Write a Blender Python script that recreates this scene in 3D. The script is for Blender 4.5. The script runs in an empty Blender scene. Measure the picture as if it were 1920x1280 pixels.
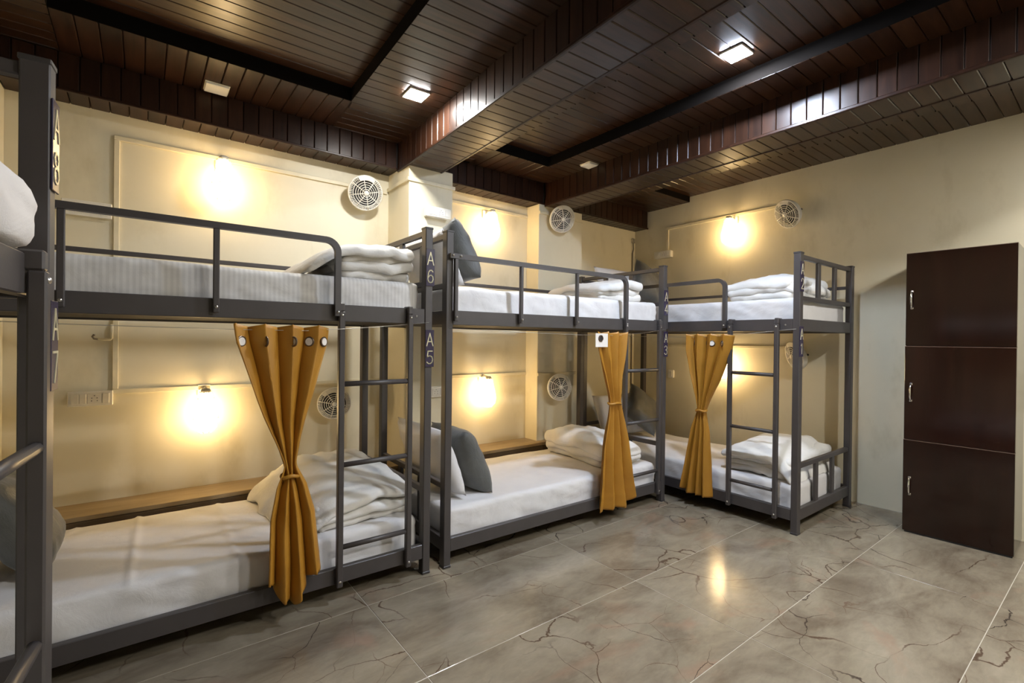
import bpy, bmesh, math, random
from mathutils import Vector, Matrix, noise
random.seed(7)
S = bpy.context.scene
COL = S.collection
PI = math.pi

# ------------------------------------------------------------------ camera, world, exposure
def make_camera():
    f_px, yaw, pitch, roll = 904.77, math.radians(52.4175), math.radians(-0.2529), math.radians(0.6303)
    fw = Vector((math.cos(yaw)*math.cos(pitch), math.sin(yaw)*math.cos(pitch), math.sin(pitch)))
    r = Vector((math.sin(yaw), -math.cos(yaw), 0)); u = r.cross(fw)
    r2 = r*math.cos(roll)+u*math.sin(roll); u2 = -r*math.sin(roll)+u*math.cos(roll)
    cd = bpy.data.cameras.new('camera'); co = bpy.data.objects.new('camera', cd); COL.objects.link(co)
    cd.sensor_width = 36; cd.lens = f_px/1920*36; cd.clip_start = .02
    m = Matrix((r2, u2, -fw)).transposed().to_4x4(); m.translation = (0, 0, 1.25)
    co.matrix_world = m; S.camera = co
make_camera()
w = bpy.data.worlds.new('world'); S.world = w; w.use_nodes = True
w.node_tree.nodes['Background'].inputs[0].default_value = (.02, .02, .02, 1)
w.node_tree.nodes['Background'].inputs[1].default_value = 1
S.view_settings.view_transform = 'Standard'; S.view_settings.look = 'None'
S.view_settings.exposure = 0.86; S.view_settings.gamma = 1
try: S.view_settings.use_curve_mapping = False
except Exception: pass
WARM, WARM_L = (1.0, .69, .33), 16.0
COOL, COOL_L = (1.0, .98, .94), 310.0
BLUE = (.72, .82, 1.0)

# ------------------------------------------------------------------ materials
def mat(name):
    m = bpy.data.materials.new(name); m.use_nodes = True
    nt = m.node_tree; b = nt.nodes['Principled BSDF']
    return m, nt, b
def node(nt, t, **kw):
    n = nt.nodes.new(t)
    for k, v in kw.items():
        if k in n.inputs.keys(): n.inputs[k].default_value = v
        else: setattr(n, k, v)
    return n
def ramp(nt, fac, stops):
    n = nt.nodes.new('ShaderNodeValToRGB'); e = n.color_ramp.elements
    while len(e) < len(stops): e.new(.5)
    for i, (p, c) in enumerate(stops):
        e[i].position = p; e[i].color = (*c, 1) if len(c) == 3 else c
    nt.links.new(fac, n.inputs[0]); return n.outputs[0]
def coords(nt, scale=(1, 1, 1), kind='Object'):
    tc = nt.nodes.new('ShaderNodeTexCoord'); mp = nt.nodes.new('ShaderNodeMapping')
    mp.inputs['Scale'].default_value = scale
    nt.links.new(tc.outputs[kind], mp.inputs[0]); return mp.outputs[0]
def world_coords(nt, scale=(1, 1, 1)):
    g = nt.nodes.new('ShaderNodeNewGeometry'); mp = nt.nodes.new('ShaderNodeMapping')
    mp.inputs['Scale'].default_value = scale
    nt.links.new(g.outputs['Position'], mp.inputs[0]); return mp.outputs[0]
def tex_noise(nt, vec, scale, detail=3, rough=.5, dist=0):
    n = node(nt, 'ShaderNodeTexNoise', Scale=scale, Detail=detail, Roughness=rough, Distortion=dist)
    nt.links.new(vec, n.inputs['Vector']); return n.outputs[0]
def bump(nt, b, h, strength=.2, dist=.01):
    n = node(nt, 'ShaderNodeBump', Strength=strength, Distance=dist)
    nt.links.new(h, n.inputs['Height']); nt.links.new(n.outputs[0], b.inputs['Normal'])
def mix(nt, fac, a, c, mode='MIX'):
    n = nt.nodes.new('ShaderNodeMix'); n.data_type = 'RGBA'; n.blend_type = mode
    for s, v in ((0, fac), (6, a), (7, c)):
        if hasattr(v, 'links'): nt.links.new(v, n.inputs[s])
        else: n.inputs[s].default_value = v if s == 0 else (*v, 1)
    return n.outputs[2]

def plain(name, col, rough=.5, metal=0, spec=.5, bump_scale=None, bstr=.1):
    m, nt, b = mat(name)
    v = coords(nt); n = tex_noise(nt, v, 14, 3)
    c = ramp(nt, n, [(.3, tuple(x*.93 for x in col)), (.7, tuple(min(1, x*1.05) for x in col))])
    nt.links.new(c, b.inputs['Base Color'])
    b.inputs['Roughness'].default_value = rough; b.inputs['Metallic'].default_value = metal
    b.inputs['Specular IOR Level'].default_value = spec
    if bump_scale: bump(nt, b, tex_noise(nt, v, bump_scale, 2), bstr, .004)
    return m

def wall_material():
    m, nt, b = mat('cream_wall_paint')
    v = world_coords(nt); n = tex_noise(nt, v, 1.7, 5, .6)
    c = ramp(nt, n, [(.3, (.72, .66, .49)), (.7, (.79, .73, .56))])
    s = tex_noise(nt, world_coords(nt, (1, 1, .5)), 3.1, 6, .65)
    st = ramp(nt, s, [(.55, (1, 1, 1)), (.8, (.80, .78, .72))])
    nt.links.new(mix(nt, 1.0, c, st, 'MULTIPLY'), b.inputs['Base Color'])
    b.inputs['Roughness'].default_value = .48
    bump(nt, b, tex_noise(nt, v, 60, 3), .06, .004); return m
def wood_material(name, dark, light, rough, axis_scale=(2, 22, 22), spec=.5):
    m, nt, b = mat(name)
    oi = nt.nodes.new('ShaderNodeObjectInfo')
    tc = nt.nodes.new('ShaderNodeTexCoord'); ad = node(nt, 'ShaderNodeVectorMath', operation='ADD')
    sc = node(nt, 'ShaderNodeVectorMath', operation='SCALE'); sc.inputs[3].default_value = 37
    cb = nt.nodes.new('ShaderNodeCombineXYZ')
    for i in range(3): nt.links.new(oi.outputs['Random'], cb.inputs[i])
    nt.links.new(cb.outputs[0], sc.inputs[0]); nt.links.new(tc.outputs['Object'], ad.inputs[0]); nt.links.new(sc.outputs[0], ad.inputs[1])
    mp = nt.nodes.new('ShaderNodeMapping'); mp.inputs['Scale'].default_value = axis_scale
    nt.links.new(ad.outputs[0], mp.inputs[0])
    n = tex_noise(nt, mp.outputs[0], 1.6, 6, .62, .6)
    c = ramp(nt, n, [(.28, dark), (.55, tuple((a+d)/2 for a, d in zip(dark, light))), (.78, light)])
    hv = nt.nodes.new('ShaderNodeHueSaturation')
    mr = node(nt, 'ShaderNodeMapRange'); mr.inputs[3].default_value = .75; mr.inputs[4].default_value = 1.25
    nt.links.new(oi.outputs['Random'], mr.inputs[0]); nt.links.new(mr.outputs[0], hv.inputs['Value'])
    nt.links.new(c, hv.inputs['Color']); nt.links.new(hv.outputs[0], b.inputs['Base Color'])
    b.inputs['Roughness'].default_value = rough
    b.inputs['Specular IOR Level'].default_value = spec
    bump(nt, b, n, .10, .003); return m
def tile_material():
    m, nt, b = mat('veined_marble_tile')
    oi = nt.nodes.new('ShaderNodeObjectInfo')
    tc = nt.nodes.new('ShaderNodeTexCoord'); cb = nt.nodes.new('ShaderNodeCombineXYZ')
    sc = node(nt, 'ShaderNodeMath', operation='MULTIPLY'); sc.inputs[1].default_value = 43
    nt.links.new(oi.outputs['Random'], sc.inputs[0])
    for i in range(3): nt.links.new(sc.outputs[0], cb.inputs[i])
    ad = node(nt, 'ShaderNodeVectorMath', operation='ADD')
    nt.links.new(tc.outputs['Object'], ad.inputs[0]); nt.links.new(cb.outputs[0], ad.inputs[1])
    V = ad.outputs[0]
    def mp(scale, rz=0):
        q = nt.nodes.new('ShaderNodeMapping'); q.inputs['Scale'].default_value = scale; q.inputs['Rotation'].default_value = (0, 0, rz)
        nt.links.new(V, q.inputs[0]); return q.outputs[0]
    cloud = tex_noise(nt, mp((1, 1.8, 1), .5), 2.2, 6, .6, .5)
    base = ramp(nt, cloud, [(.28, (.135, .105, .073)), (.5, (.235, .197, .142)), (.75, (.315, .272, .202))])
    fine = tex_noise(nt, mp((1, 3, 1), .5), 11, 6, .7, 1)
    base = mix(nt, .35, base, ramp(nt, fine, [(.3, (.5, .5, .5)), (.7, (1, 1, 1))]), 'MULTIPLY')
    pink = tex_noise(nt, mp((1.2, 2.4, 1), .55), 1.6, 4, .55, .8)
    base = mix(nt, ramp(nt, pink, [(.58, (0, 0, 0)), (.72, (.6, .6, .6))]), base, (.26, .165, .112))
    def crack(scale, seed, width, gate_scale, g0, g1):
        q = nt.nodes.new('ShaderNodeMapping'); q.inputs['Location'].default_value = (seed, seed*.7, 0); nt.links.new(V, q.inputs[0])
        cur = q.outputs[0]
        for ns, amp, det in ((1.6, .55, 2), (9, .055, 4)):
            n = node(nt, 'ShaderNodeTexNoise', Scale=ns, Detail=det, Roughness=.6); nt.links.new(q.outputs[0], n.inputs['Vector'])
            su = node(nt, 'ShaderNodeVectorMath', operation='SUBTRACT'); su.inputs[1].default_value = (.5, .5, .5); nt.links.new(n.outputs['Color'], su.inputs[0])
            sc2 = node(nt, 'ShaderNodeVectorMath', operation='SCALE'); sc2.inputs[3].default_value = amp; nt.links.new(su.outputs[0], sc2.inputs[0])
            a2 = node(nt, 'ShaderNodeVectorMath', operation='ADD'); nt.links.new(cur, a2.inputs[0]); nt.links.new(sc2.outputs[0], a2.inputs[1]); cur = a2.outputs[0]
        vo = node(nt, 'ShaderNodeTexVoronoi', feature='DISTANCE_TO_EDGE', Scale=scale); nt.links.new(cur, vo.inputs['Vector'])
        wn = tex_noise(nt, q.outputs[0], 5, 3, .6)
        wm = node(nt, 'ShaderNodeMapRange'); wm.inputs[1].default_value = .35; wm.inputs[2].default_value = .7; wm.inputs[3].default_value = width*.35; wm.inputs[4].default_value = width*1.5
        nt.links.new(wn, wm.inputs[0])
        dv = node(nt, 'ShaderNodeMath', operation='DIVIDE'); nt.links.new(vo.outputs['Distance'], dv.inputs[0]); nt.links.new(wm.outputs[0], dv.inputs[1])
        line = ramp(nt, dv.outputs[0], [(0, (1, 1, 1)), (.45, (.9, .9, .9)), (1, (0, 0, 0))])
        gt = ramp(nt, tex_noise(nt, q.outputs[0], gate_scale, 2), [(g0, (0, 0, 0)), (g1, (1, 1, 1))])
        return mix(nt, 1, line, gt, 'MULTIPLY')
    base = mix(nt, crack(1.5, 3.1, .0075, 1.5, .44, .54), base, (.085, .055, .036))
    base = mix(nt, crack(2.8, 8.7, .006, 2.2, .52, .60), base, (.13, .09, .06))
    base = mix(nt, crack(2.1, 15.3, .007, 1.1, .50, .58), base, (.055, .04, .03))
    nt.links.new(base, b.inputs['Base Color'])
    nt.links.new(ramp(nt, fine, [(.3, (.13, .13, .13)), (.7, (.20, .20, .20))]), b.inputs['Roughness'])
    b.inputs['Specular IOR Level'].default_value = .5
    return m
def fabric(name, c1, c2, rough=.8, weave=350, wr=.25, sheen=.0, stripes=None):
    m, nt, b = mat(name)
    v = coords(nt); n = tex_noise(nt, v, 6, 4)
    c = ramp(nt, n, [(.3, c1), (.7, c2)])
    if stripes:
        wv = node(nt, 'ShaderNodeTexWave', wave_type='BANDS', bands_direction='X', Scale=stripes, Distortion=0)
        nt.links.new(v, wv.inputs[0])
        c = mix(nt, .5, c, ramp(nt, wv.outputs[1], [(.35, (.80, .80, .80)), (.65, (1, 1, 1))]), 'MULTIPLY')
    nt.links.new(c, b.inputs['Base Color']); b.inputs['Roughness'].default_value = rough
    b.inputs['Sheen Weight'].default_value = sheen
    h = tex_noise(nt, v, weave, 1); h2 = tex_noise(nt, coords(nt, (1, 1.6, 1)), 9, 4, .6, .8)
    ad = node(nt, 'ShaderNodeMath', operation='MULTIPLY_ADD'); ad.inputs[1].default_value = .08
    nt.links.new(h, ad.inputs[0]); nt.links.new(h2, ad.inputs[2])
    bump(nt, b, ad.outputs[0], wr, .02); return m
def emitter(name, col, strength):
    m, nt, b = mat(name)
    b.inputs['Base Color'].default_value = (.8, .8, .8, 1)
    b.inputs['Emission Color'].default_value = (*col, 1); b.inputs['Emission Strength'].default_value = strength
    return m

M = dict(
    wall=wall_material(),
    plank=wood_material('dark_stained_plank', (.017, .0075, .0038), (.062, .027, .0125), .28, (2, 22, 22), .42),
    plank2=wood_material('reddish_stained_plank', (.012, .0048, .0026), (.042, .0165, .008), .34, (2, 22, 22), .32),
    back=plain('dark_gap', (.012, .007, .005), .8), riser=plain('shaded_riser', (.006, .0045, .0035), .9, 0, .08), recess=plain('grey_recess', (.035, .035, .038), .7),  # riser boards carry the coffer edge's shade in their near-black colour
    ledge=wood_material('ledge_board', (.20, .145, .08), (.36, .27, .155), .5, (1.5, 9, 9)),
    ledge_shaded=wood_material('shaded_ledge_edge', (.05, .032, .018), (.11, .075, .04), .5, (1.5, 9, 9)),  # shade on the ledge front is put into this darker board colour
    tile=tile_material(), grout=plain('pale_grout', (.42, .38, .31), .7),
    steel=plain('grey_painted_steel', (.058, .051, .050), .42, 0, .5, 300, .05),
    cap=plain('dark_plastic_cap', (.04, .036, .036), .45),
    bolt=plain('bolt_steel', (.55, .53, .50), .3, 1),
    ply=plain('dark_plywood', (.014, .011, .009), .7),
    plate=plain('navy_plate', (.030, .022, .052), .25), letter=plain('pale_gold_lettering', (.60, .55, .36), .35, .2),
    sheet=fabric('white_sheet', (.62, .605, .60), (.68, .665, .655), .75, wr=.22),
    stripe=fabric('white_satin_stripe_sheet', (.60, .585, .565), (.66, .645, .62), .6, wr=.10, stripes=16),
    quilt=fabric('white_quilt', (.66, .645, .605), (.74, .72, .68), .85, 120, .35),
    grey=fabric('grey_velvet', (.060, .062, .058), (.10, .102, .096), .6, 200, .3, .3),
    amber=fabric('amber_satin', (.36, .165, .016), (.43, .205, .022), .45, 260, .12, .0),
    lining=fabric('white_lining', (.70, .66, .60), (.78, .74, .68), .8),
    brass=plain('bronze_grommet', (.16, .12, .09), .3, .9), chrome=plain('chrome', (.82, .82, .82), .12, 1),
    plastic=plain('white_plastic', (.80, .77, .69), .35), dark=plain('dark_recess', (.02, .02, .022), .5),
    blade=plain('grey_fan_blade', (.10, .10, .105), .5),
    casing=plain('cream_casing', (.76, .69, .50), .45), cable=plain('grey_cable', (.16, .14, .11), .5),
    laminate=wood_material('dark_mahogany_laminate', (.009, .0027, .0017), (.020, .0055, .003), .11, (10, 10, .7)),
    edge=plain('laminate_edge', (.16, .10, .07), .4),
    wire=plain('thin_steel_wire', (.5, .48, .44), .35, .8),
    warm=emitter('warm_lamp_glass', WARM, WARM_L), cool=emitter('cool_led', COOL, COOL_L), bright=emitter('added_bright_led', COOL, COOL_L*2.2), dim=emitter('added_dim_led', COOL, COOL_L*.8), blue=emitter('blue_white_led', BLUE, COOL_L*2.2),
)

# ------------------------------------------------------------------ helpers
def link_mesh(name, me, parent=None, loc=None, rot=None, mtx=None):
    o = bpy.data.objects.new(name, me); COL.objects.link(o)
    if parent: o.parent = parent
    if mtx is not None: o.matrix_local = mtx
    else:
        if loc is not None: o.location = loc
        if rot is not None: o.rotation_euler = rot
    return o
def mesh_from(verts, faces, material, smooth=False, name='mesh'):
    me = bpy.data.meshes.new(name); me.from_pydata([tuple(v) for v in verts], [], faces); me.update()
    me.materials.append(material)
    if smooth: me.polygons.foreach_set('use_smooth', [True]*len(me.polygons))
    return me
def bm_mesh(bm, material, smooth=False, name='mesh'):
    bmesh.ops.recalc_face_normals(bm, faces=bm.faces)
    me = bpy.data.meshes.new(name); bm.to_mesh(me); bm.free(); me.materials.append(material)
    if smooth: me.polygons.foreach_set('use_smooth', [True]*len(me.polygons))
    return me
def tag(o, label=None, cat=None, group=None, kind=None):
    if label: o['label'] = label
    if cat: o['category'] = cat
    if group: o['group'] = group
    if kind: o['kind'] = kind
    return o
def empty(name, loc=(0, 0, 0), rz=0, label=None, cat=None, group=None, kind=None, mtx=None):
    o = bpy.data.objects.new(name, None); COL.objects.link(o); o.empty_display_size = .1
    if mtx is not None: o.matrix_world = mtx
    else: o.location = loc; o.rotation_euler = (0, 0, rz)
    return tag(o, label, cat, group, kind)
CACHE = {}
def add_box(bm, lo, hi, bev=0, mtx=None):
    r = bmesh.ops.create_cube(bm, size=1); vs = r['verts']
    for v in vs:
        v.co = Vector([lo[i]+(v.co[i]+.5)*(hi[i]-lo[i]) for i in range(3)])
    if bev:
        es = list({e for v in vs for e in v.link_edges})
        rr = bmesh.ops.bevel(bm, geom=es, offset=bev, segments=1, affect='EDGES', profile=.5)
        vs = list({v for f in rr['faces'] for v in f.verts} | {v for v in vs if v.is_valid})
    if mtx is not None:
        for v in vs: v.co = mtx @ v.co
    return vs
def box_mesh(size, material, bev=.003):
    key = ('box', tuple(round(s, 4) for s in size), material.name, bev)
    if key not in CACHE:
        bm = bmesh.new(); add_box(bm, [-s/2 for s in size], [s/2 for s in size], bev)
        CACHE[key] = bm_mesh(bm, material)
    return CACHE[key]
def box(name, lo, hi, material, parent=None, bev=.003):
    size = [hi[i]-lo[i] for i in range(3)]
    return link_mesh(name, box_mesh(size, material, bev), parent, [(lo[i]+hi[i])/2 for i in range(3)])
def struct_box(name, lo, hi, material, parent=None, bev=0):
    o = box(name, lo, hi, material, parent, bev)
    if not parent: o['kind'] = 'structure'
    return o
def tube(bm, pts, r, n=8, closed=False, cap=True):
    pts = [Vector(p) for p in pts]; rings = []
    N = len(pts)
    up = None
    for i, p in enumerate(pts):
        a = pts[i-1] if (i > 0 or closed) else p; c = pts[(i+1) % N] if (i < N-1 or closed) else p
        d = (c-a).normalized()
        if up is None:
            up = Vector((0, 0, 1)) if abs(d.z) < .9 else Vector((0, 1, 0))
        s = d.cross(up)
        if s.length < 1e-4: up = Vector((1, 0, 0)); s = d.cross(up)
        s.normalize(); up = s.cross(d).normalized()
        rings.append([bm.verts.new(p+(s*math.cos(2*PI*(k+.5)/n)+up*math.sin(2*PI*(k+.5)/n))*r) for k in range(n)])
    for i in range(N if closed else N-1):
        A, B = rings[i], rings[(i+1) % N]
        for k in range(n): bm.faces.new((A[k], A[(k+1) % n], B[(k+1) % n], B[k]))
    if cap and not closed:
        bm.faces.new(rings[0]); bm.faces.new(rings[-1])
def lathe(bm, prof, n=32):
    rings = []
    for r, z in prof:
        if r < 1e-5: rings.append([bm.verts.new((0, 0, z))])
        else: rings.append([bm.verts.new((r*math.cos(2*PI*k/n), r*math.sin(2*PI*k/n), z)) for k in range(n)])
    for A, B in zip(rings, rings[1:]):
        for k in range(n):
            a, b, c, d = A[k % len(A)], A[(k+1) % len(A)], B[(k+1) % len(B)], B[k % len(B)]
            f = []
            for v in (a, b, c, d):
                if v not in f: f.append(v)
            if len(f) > 2: bm.faces.new(f)
def rbox(sx, sy, sz, r, dx, dy, dz):
    """rounded box, its six faces subdivided; returns verts, faces (centred)"""
    V = {}; verts = []; faces = []
    H = (sx/2, sy/2, sz/2)
    def axis(n, h):
        rr = min(r, h*.98)
        inner = [-h+rr+(2*(h-rr))*i/max(1, n) for i in range(n+1)]
        pre = [-h, -h+rr*.28, -h+rr*.62]
        return pre+inner+[-x for x in reversed(pre)]
    A = (axis(dx, H[0]), axis(dy, H[1]), axis(dz, H[2]))
    def vid(p):
        q = []
        rr = [min(r, h*.98) for h in H]
        c = [max(-(H[i]-rr[i]), min(H[i]-rr[i], p[i])) for i in range(3)]
        d = Vector([(p[i]-c[i])/rr[i] for i in range(3)])
        if d.length > 1e-9:
            mx = max(abs(x) for x in d); d = d*(mx/d.length)
        q = tuple(c[i]+d[i]*rr[i] for i in range(3))
        k = tuple(round(x, 5) for x in p)
        if k not in V: V[k] = len(verts); verts.append(Vector(q))
        return V[k]
    for ax in range(3):
        a, b = [i for i in range(3) if i != ax]
        for s in (-1, 1):
            for i in range(len(A[a])-1):
                for j in range(len(A[b])-1):
                    f = []
                    for (ii, jj) in ((i, j), (i+1, j), (i+1, j+1), (i, j+1)):
                        p = [0, 0, 0]; p[ax] = s*H[ax]; p[a] = A[a][ii]; p[b] = A[b][jj]; f.append(vid(p))
                    if (s > 0) ^ (ax == 1): faces.append(f)
                    else: faces.append(f[::-1])
    return verts, faces
def fbm(p, s, seed=0):
    q = Vector((p[0]*s+seed, p[1]*s+seed*1.7, p[2]*s-seed))
    return noise.noise(q)+.5*noise.noise(q*2.1)

# ------------------------------------------------------------------ room shell
XL, XR, YB, YF = -1.42, 4.47, 3.524, -3.0
# floor: grout bed with every tile a piece of its own
floor = struct_box('floor', (XL-.1, YF-.1, -.06), (XR+.1, YB+.1, -.0015), M['grout'])
TX = [.848+1.204*k for k in range(-2, 4)]; TY = [1.588+.598*k for k in range(-8, 5)]
for i in range(len(TX)-1):
    for j in range(len(TY)-1):
        x0, x1, y0, y1 = max(TX[i], XL), min(TX[i+1], XR), max(TY[j], YF), min(TY[j+1], YB)
        if x1-x0 < .03 or y1-y0 < .03: continue
        g = .0016
        me = box_mesh((x1-x0-2*g, y1-y0-2*g, .010), M['tile'], .0008)
        o = link_mesh('floor_tile', me, floor)
        o.location = ((x0+x1)/2, (y0+y1)/2, -.005-floor.location.z)
        o.location.x -= floor.location.x; o.location.y -= floor.location.y
W = M['wall']
struct_box('wall_back', (XL-.1, YB, 0), (XR+.1, YB+.1, 2.9), W)
struct_box('wall_right', (XR, YF, 0), (XR+.1, YB, 2.9), W)
struct_box('wall_left', (XL-.1, YF, 0), (XL, YB, 2.9), W)
struct_box('wall_front', (XL-.1, YF-.1, 0), (XR+.1, YF, 2.9), W)
c1 = struct_box('wall_column', (1.500, 3.163, 0), (1.856, YB, 2.492), W, None, .004)
c2 = struct_box('wall_column', (2.875, 3.352, 0), (3.433, YB, 2.492), W, None, .004)
c0 = struct_box('wall_column', (XL, 3.20, 0), (-.556, YB, 2.492), W, None, .004)
# low ledges along the back wall
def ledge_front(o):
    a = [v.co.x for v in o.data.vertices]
    box('ledge_front_board', (min(a), 3.260-o.location.y, .225-o.location.z), (max(a), 3.2745-o.location.y, .300-o.location.z), M['ledge_shaded'], o, .002)
for k, (x0, x1) in enumerate(((-.556, 1.5), (1.856, 2.875))):
    ld = struct_box(f'trim_{20+k}', (x0, 3.275, 0), (x1, YB, .300), W)
    yy = 3.268
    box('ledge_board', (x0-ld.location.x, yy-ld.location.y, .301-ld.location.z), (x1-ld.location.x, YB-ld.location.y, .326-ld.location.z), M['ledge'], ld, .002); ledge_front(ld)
ld = struct_box('trim_22', (2.875, 3.275, 0), (3.433, 3.352, .300), W)
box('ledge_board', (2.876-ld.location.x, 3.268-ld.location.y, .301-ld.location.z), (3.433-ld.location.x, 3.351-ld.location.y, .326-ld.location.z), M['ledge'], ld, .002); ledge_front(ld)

# ceiling ----------------------------------------------------------
Z2, Z3, ZB, ZS, Z3A = 2.68, 2.735, 2.475, 2.492, 2.758
def plank_mesh(L, wd, material):
    key = ('plank', round(L, 3), wd, material.name)
    if key not in CACHE:
        g, t, c = .0014, .012, .0034; h = wd/2-g
        prof = [(-h, t), (h, t), (h, c), (h-c, 0), (-h+c, 0), (-h, c)]
        vs = [(-L/2, y, z) for y, z in prof]+[(L/2, y, z) for y, z in prof]
        fs = [tuple(range(5, -1, -1)), tuple(range(6, 12))]+[(i, (i+1) % 6, (i+1) % 6+6, i+6) for i in range(6)]
        CACHE[key] = mesh_from(vs, fs, material)
    return CACHE[key]
def planks(parent, org, along, across, L, total, material, pitch=.0815, inset=0):
    """a field of boards: org corner (parent space), boards run along 'along', repeat along 'across'; face looks against along x across side"""
    a, c = Vector(along).normalized(), Vector(across).normalized()
    n = a.cross(c)                     # points to the backing
    k = max(1, int(math.ceil(total/pitch-1e-6)))
    for i in range(k):
        wd = min(pitch, total-i*pitch)
        if wd < .02: continue
        ce = Vector(org)+a*(L/2)+c*(i*pitch+wd/2)
        m = Matrix((a, c, n)).transposed().to_4x4(); m.translation = ce
        link_mesh('plank', plank_mesh(L, round(wd, 3), material), parent, mtx=m)
ceil_o = tag(link_mesh('ceiling', box_mesh((XR-XL+.2, YB-YF+.2, .06), M['back'], 0), None, ((XL+XR)/2, (YB+YF)/2, 2.805)), kind='structure')
def loc_in(o, p): return Vector(p)-o.location
# coffer interiors (boards run along x)
for x0, x1, y0, y1, mt, zc in ((-.50, 1.16, 1.05, 3.02, 'plank', Z3A), (1.98, 2.80, .15, 3.10, 'plank', Z3A), (3.74, 4.468, -.10, 2.90, 'plank', Z3)):
    planks(ceil_o, loc_in(ceil_o, (x0, y0, zc)), (1, 0, 0), (0, 1, 0), x1-x0, y1-y0, M[mt])
def group_root(name, pivot, rz=0):
    o = empty(name, pivot, rz, kind='structure'); return o
TRIMN = [0]
def trim_root(pivot=(0, 0, 0), rz=0):
    TRIMN[0] += 1; return group_root(f'trim_{TRIMN[0]}', pivot, rz)
PX, PY = 1.5, 3.13
RZ1 = -math.atan(.040)
def border(x0, x1, y0, y1, boards_along_x, edges, pivot=(0, 0), rz=0, mt='plank'):
    """flat border at Z2; edges = list of (side) that get a riser up to the coffer"""
    r = trim_root((pivot[0], pivot[1], 0), rz); px, py = pivot
    if boards_along_x: planks(r, (x0-px, y0-py, Z2), (1, 0, 0), (0, 1, 0), x1-x0, y1-y0, M[mt])
    else: planks(r, (x0-px, y1-py, Z2), (0, -1, 0), (1, 0, 0), y1-y0, x1-x0, M[mt], .086)
    t = .014
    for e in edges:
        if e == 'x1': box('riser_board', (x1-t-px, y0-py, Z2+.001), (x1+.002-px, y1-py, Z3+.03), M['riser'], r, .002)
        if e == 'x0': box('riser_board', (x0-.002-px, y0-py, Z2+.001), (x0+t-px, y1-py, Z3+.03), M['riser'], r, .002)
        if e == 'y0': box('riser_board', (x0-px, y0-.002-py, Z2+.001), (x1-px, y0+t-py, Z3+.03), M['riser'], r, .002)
    return r
def beam(x0, x1, y0, y1, pivot=(0, 0), rz=0):
    r = trim_root((pivot[0], pivot[1], 0), rz); px, py = pivot
    box('beam_core', (x0+.013-px, y0-py, ZB+.013), (x1-.013-px, y1-py, Z3+.02), M['back'], r, 0)
    e = .016
    planks(r, (x0+e-px, y0-py, ZB), (1, 0, 0), (0, 1, 0), x1-x0-2*e, y1-y0, M['plank'])
    # left and right faces: upright boards
    planks(r, (x0-px, y1-py, ZB+e), (0, 0, 1), (0, -1, 0), Z2-ZB-e, y1-y0, M['plank2'])
    planks(r, (x1-px, y0-py, ZB+e), (0, 0, 1), (0, 1, 0), Z2-ZB-e, y1-y0, M['plank2'])
    for xa, xb in ((x0-.004, x0+e), (x1-e, x1+.004)):
        box('edge_bead', (xa-px, y0-py, ZB-.004), (xb-px, y1-py, ZB+e), M['plank2'], r, .004)
    return r
YS = 3.345
# bay one
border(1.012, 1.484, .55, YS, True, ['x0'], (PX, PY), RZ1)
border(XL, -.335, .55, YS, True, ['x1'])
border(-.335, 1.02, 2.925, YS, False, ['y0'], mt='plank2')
beam(1.484, 1.760, .35, YS, (PX, PY), RZ1)
# bay two
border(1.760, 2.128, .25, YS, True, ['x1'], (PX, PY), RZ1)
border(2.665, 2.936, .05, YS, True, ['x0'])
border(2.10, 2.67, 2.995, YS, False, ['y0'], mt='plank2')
beam(2.936, 3.205, -.20, YS)
# bay three
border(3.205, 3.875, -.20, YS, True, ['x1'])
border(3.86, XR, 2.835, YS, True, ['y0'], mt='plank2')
# unseen rest of the ceiling behind the camera
struct_box('trim_30', (XL, YF, Z2), (XR, -.2, Z2+.02), M['plank'])
# soffit boxes along the back wall
for x0, x1 in ((-.556, 1.5), (1.856, 2.875), (3.433, XR)):
    r = trim_root()
    box('soffit_core', (x0, YS+.013, ZS+.013), (x1, YB, Z3), M['back'], r, 0)
    planks(r, (x0, YB, ZS), (0, -1, 0), (1, 0, 0), YB-YS-.014, x1-x0, M['plank2'], .083)
for x0, x1 in ((XL, 1.484), (1.76, 2.936), (3.205, XR)):
    r = trim_root()
    box('fascia_core', (x0, YS+.012, ZS+.012), (x1, YS+.03, Z2+.01), M['back'], r, 0)
    planks(r, (x0, YS, ZS), (0, 0, 1), (1, 0, 0), Z2-ZS, x1-x0, M['plank2'], .083)
    box('edge_bead', (x0, YS-.004, ZS-.003), (x1, YS+.014, ZS+.012), M['plank2'], r, .003)

# ------------------------------------------------------------------ ceiling lights and blank plates
def ceiling_light(x, y, z, material, label, rz=0):
    r = empty('ceiling_light', (x, y, z), rz, label, 'ceiling light')
    box('housing', (-.060, -.060, -.012), (.060, .060, .0), M['plastic'], r, .002)
    link_mesh('diffuser', box_mesh((.114, .114, .0016), material, 0), r, (0, 0, -.0129))
    return r
ceiling_light(1.268, 2.592, Z2, M['cool'], 'square white LED light glowing on the ceiling border left of the first beam', RZ1)
ceiling_light(2.450, 1.295, Z3A, M['blue'], 'square bluish LED light glowing in the coffer between the two beams')
for x, y, z, mt, lab in ((1.25, .30, Z2, 'dim', 'added square LED ceiling light, unseen above the camera beside the first beam'),
                         (2.45, -.55, Z2, 'bright', 'added square LED ceiling light, unseen behind the camera, in line with the bluish one'),
                         (3.62, -.80, Z2, 'bright', 'added square LED ceiling light, unseen in the rear of the room, near the right wall')):
    ceiling_light(x, y, z, M[mt], lab)  # unseen lights added outside the view to light the room
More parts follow.
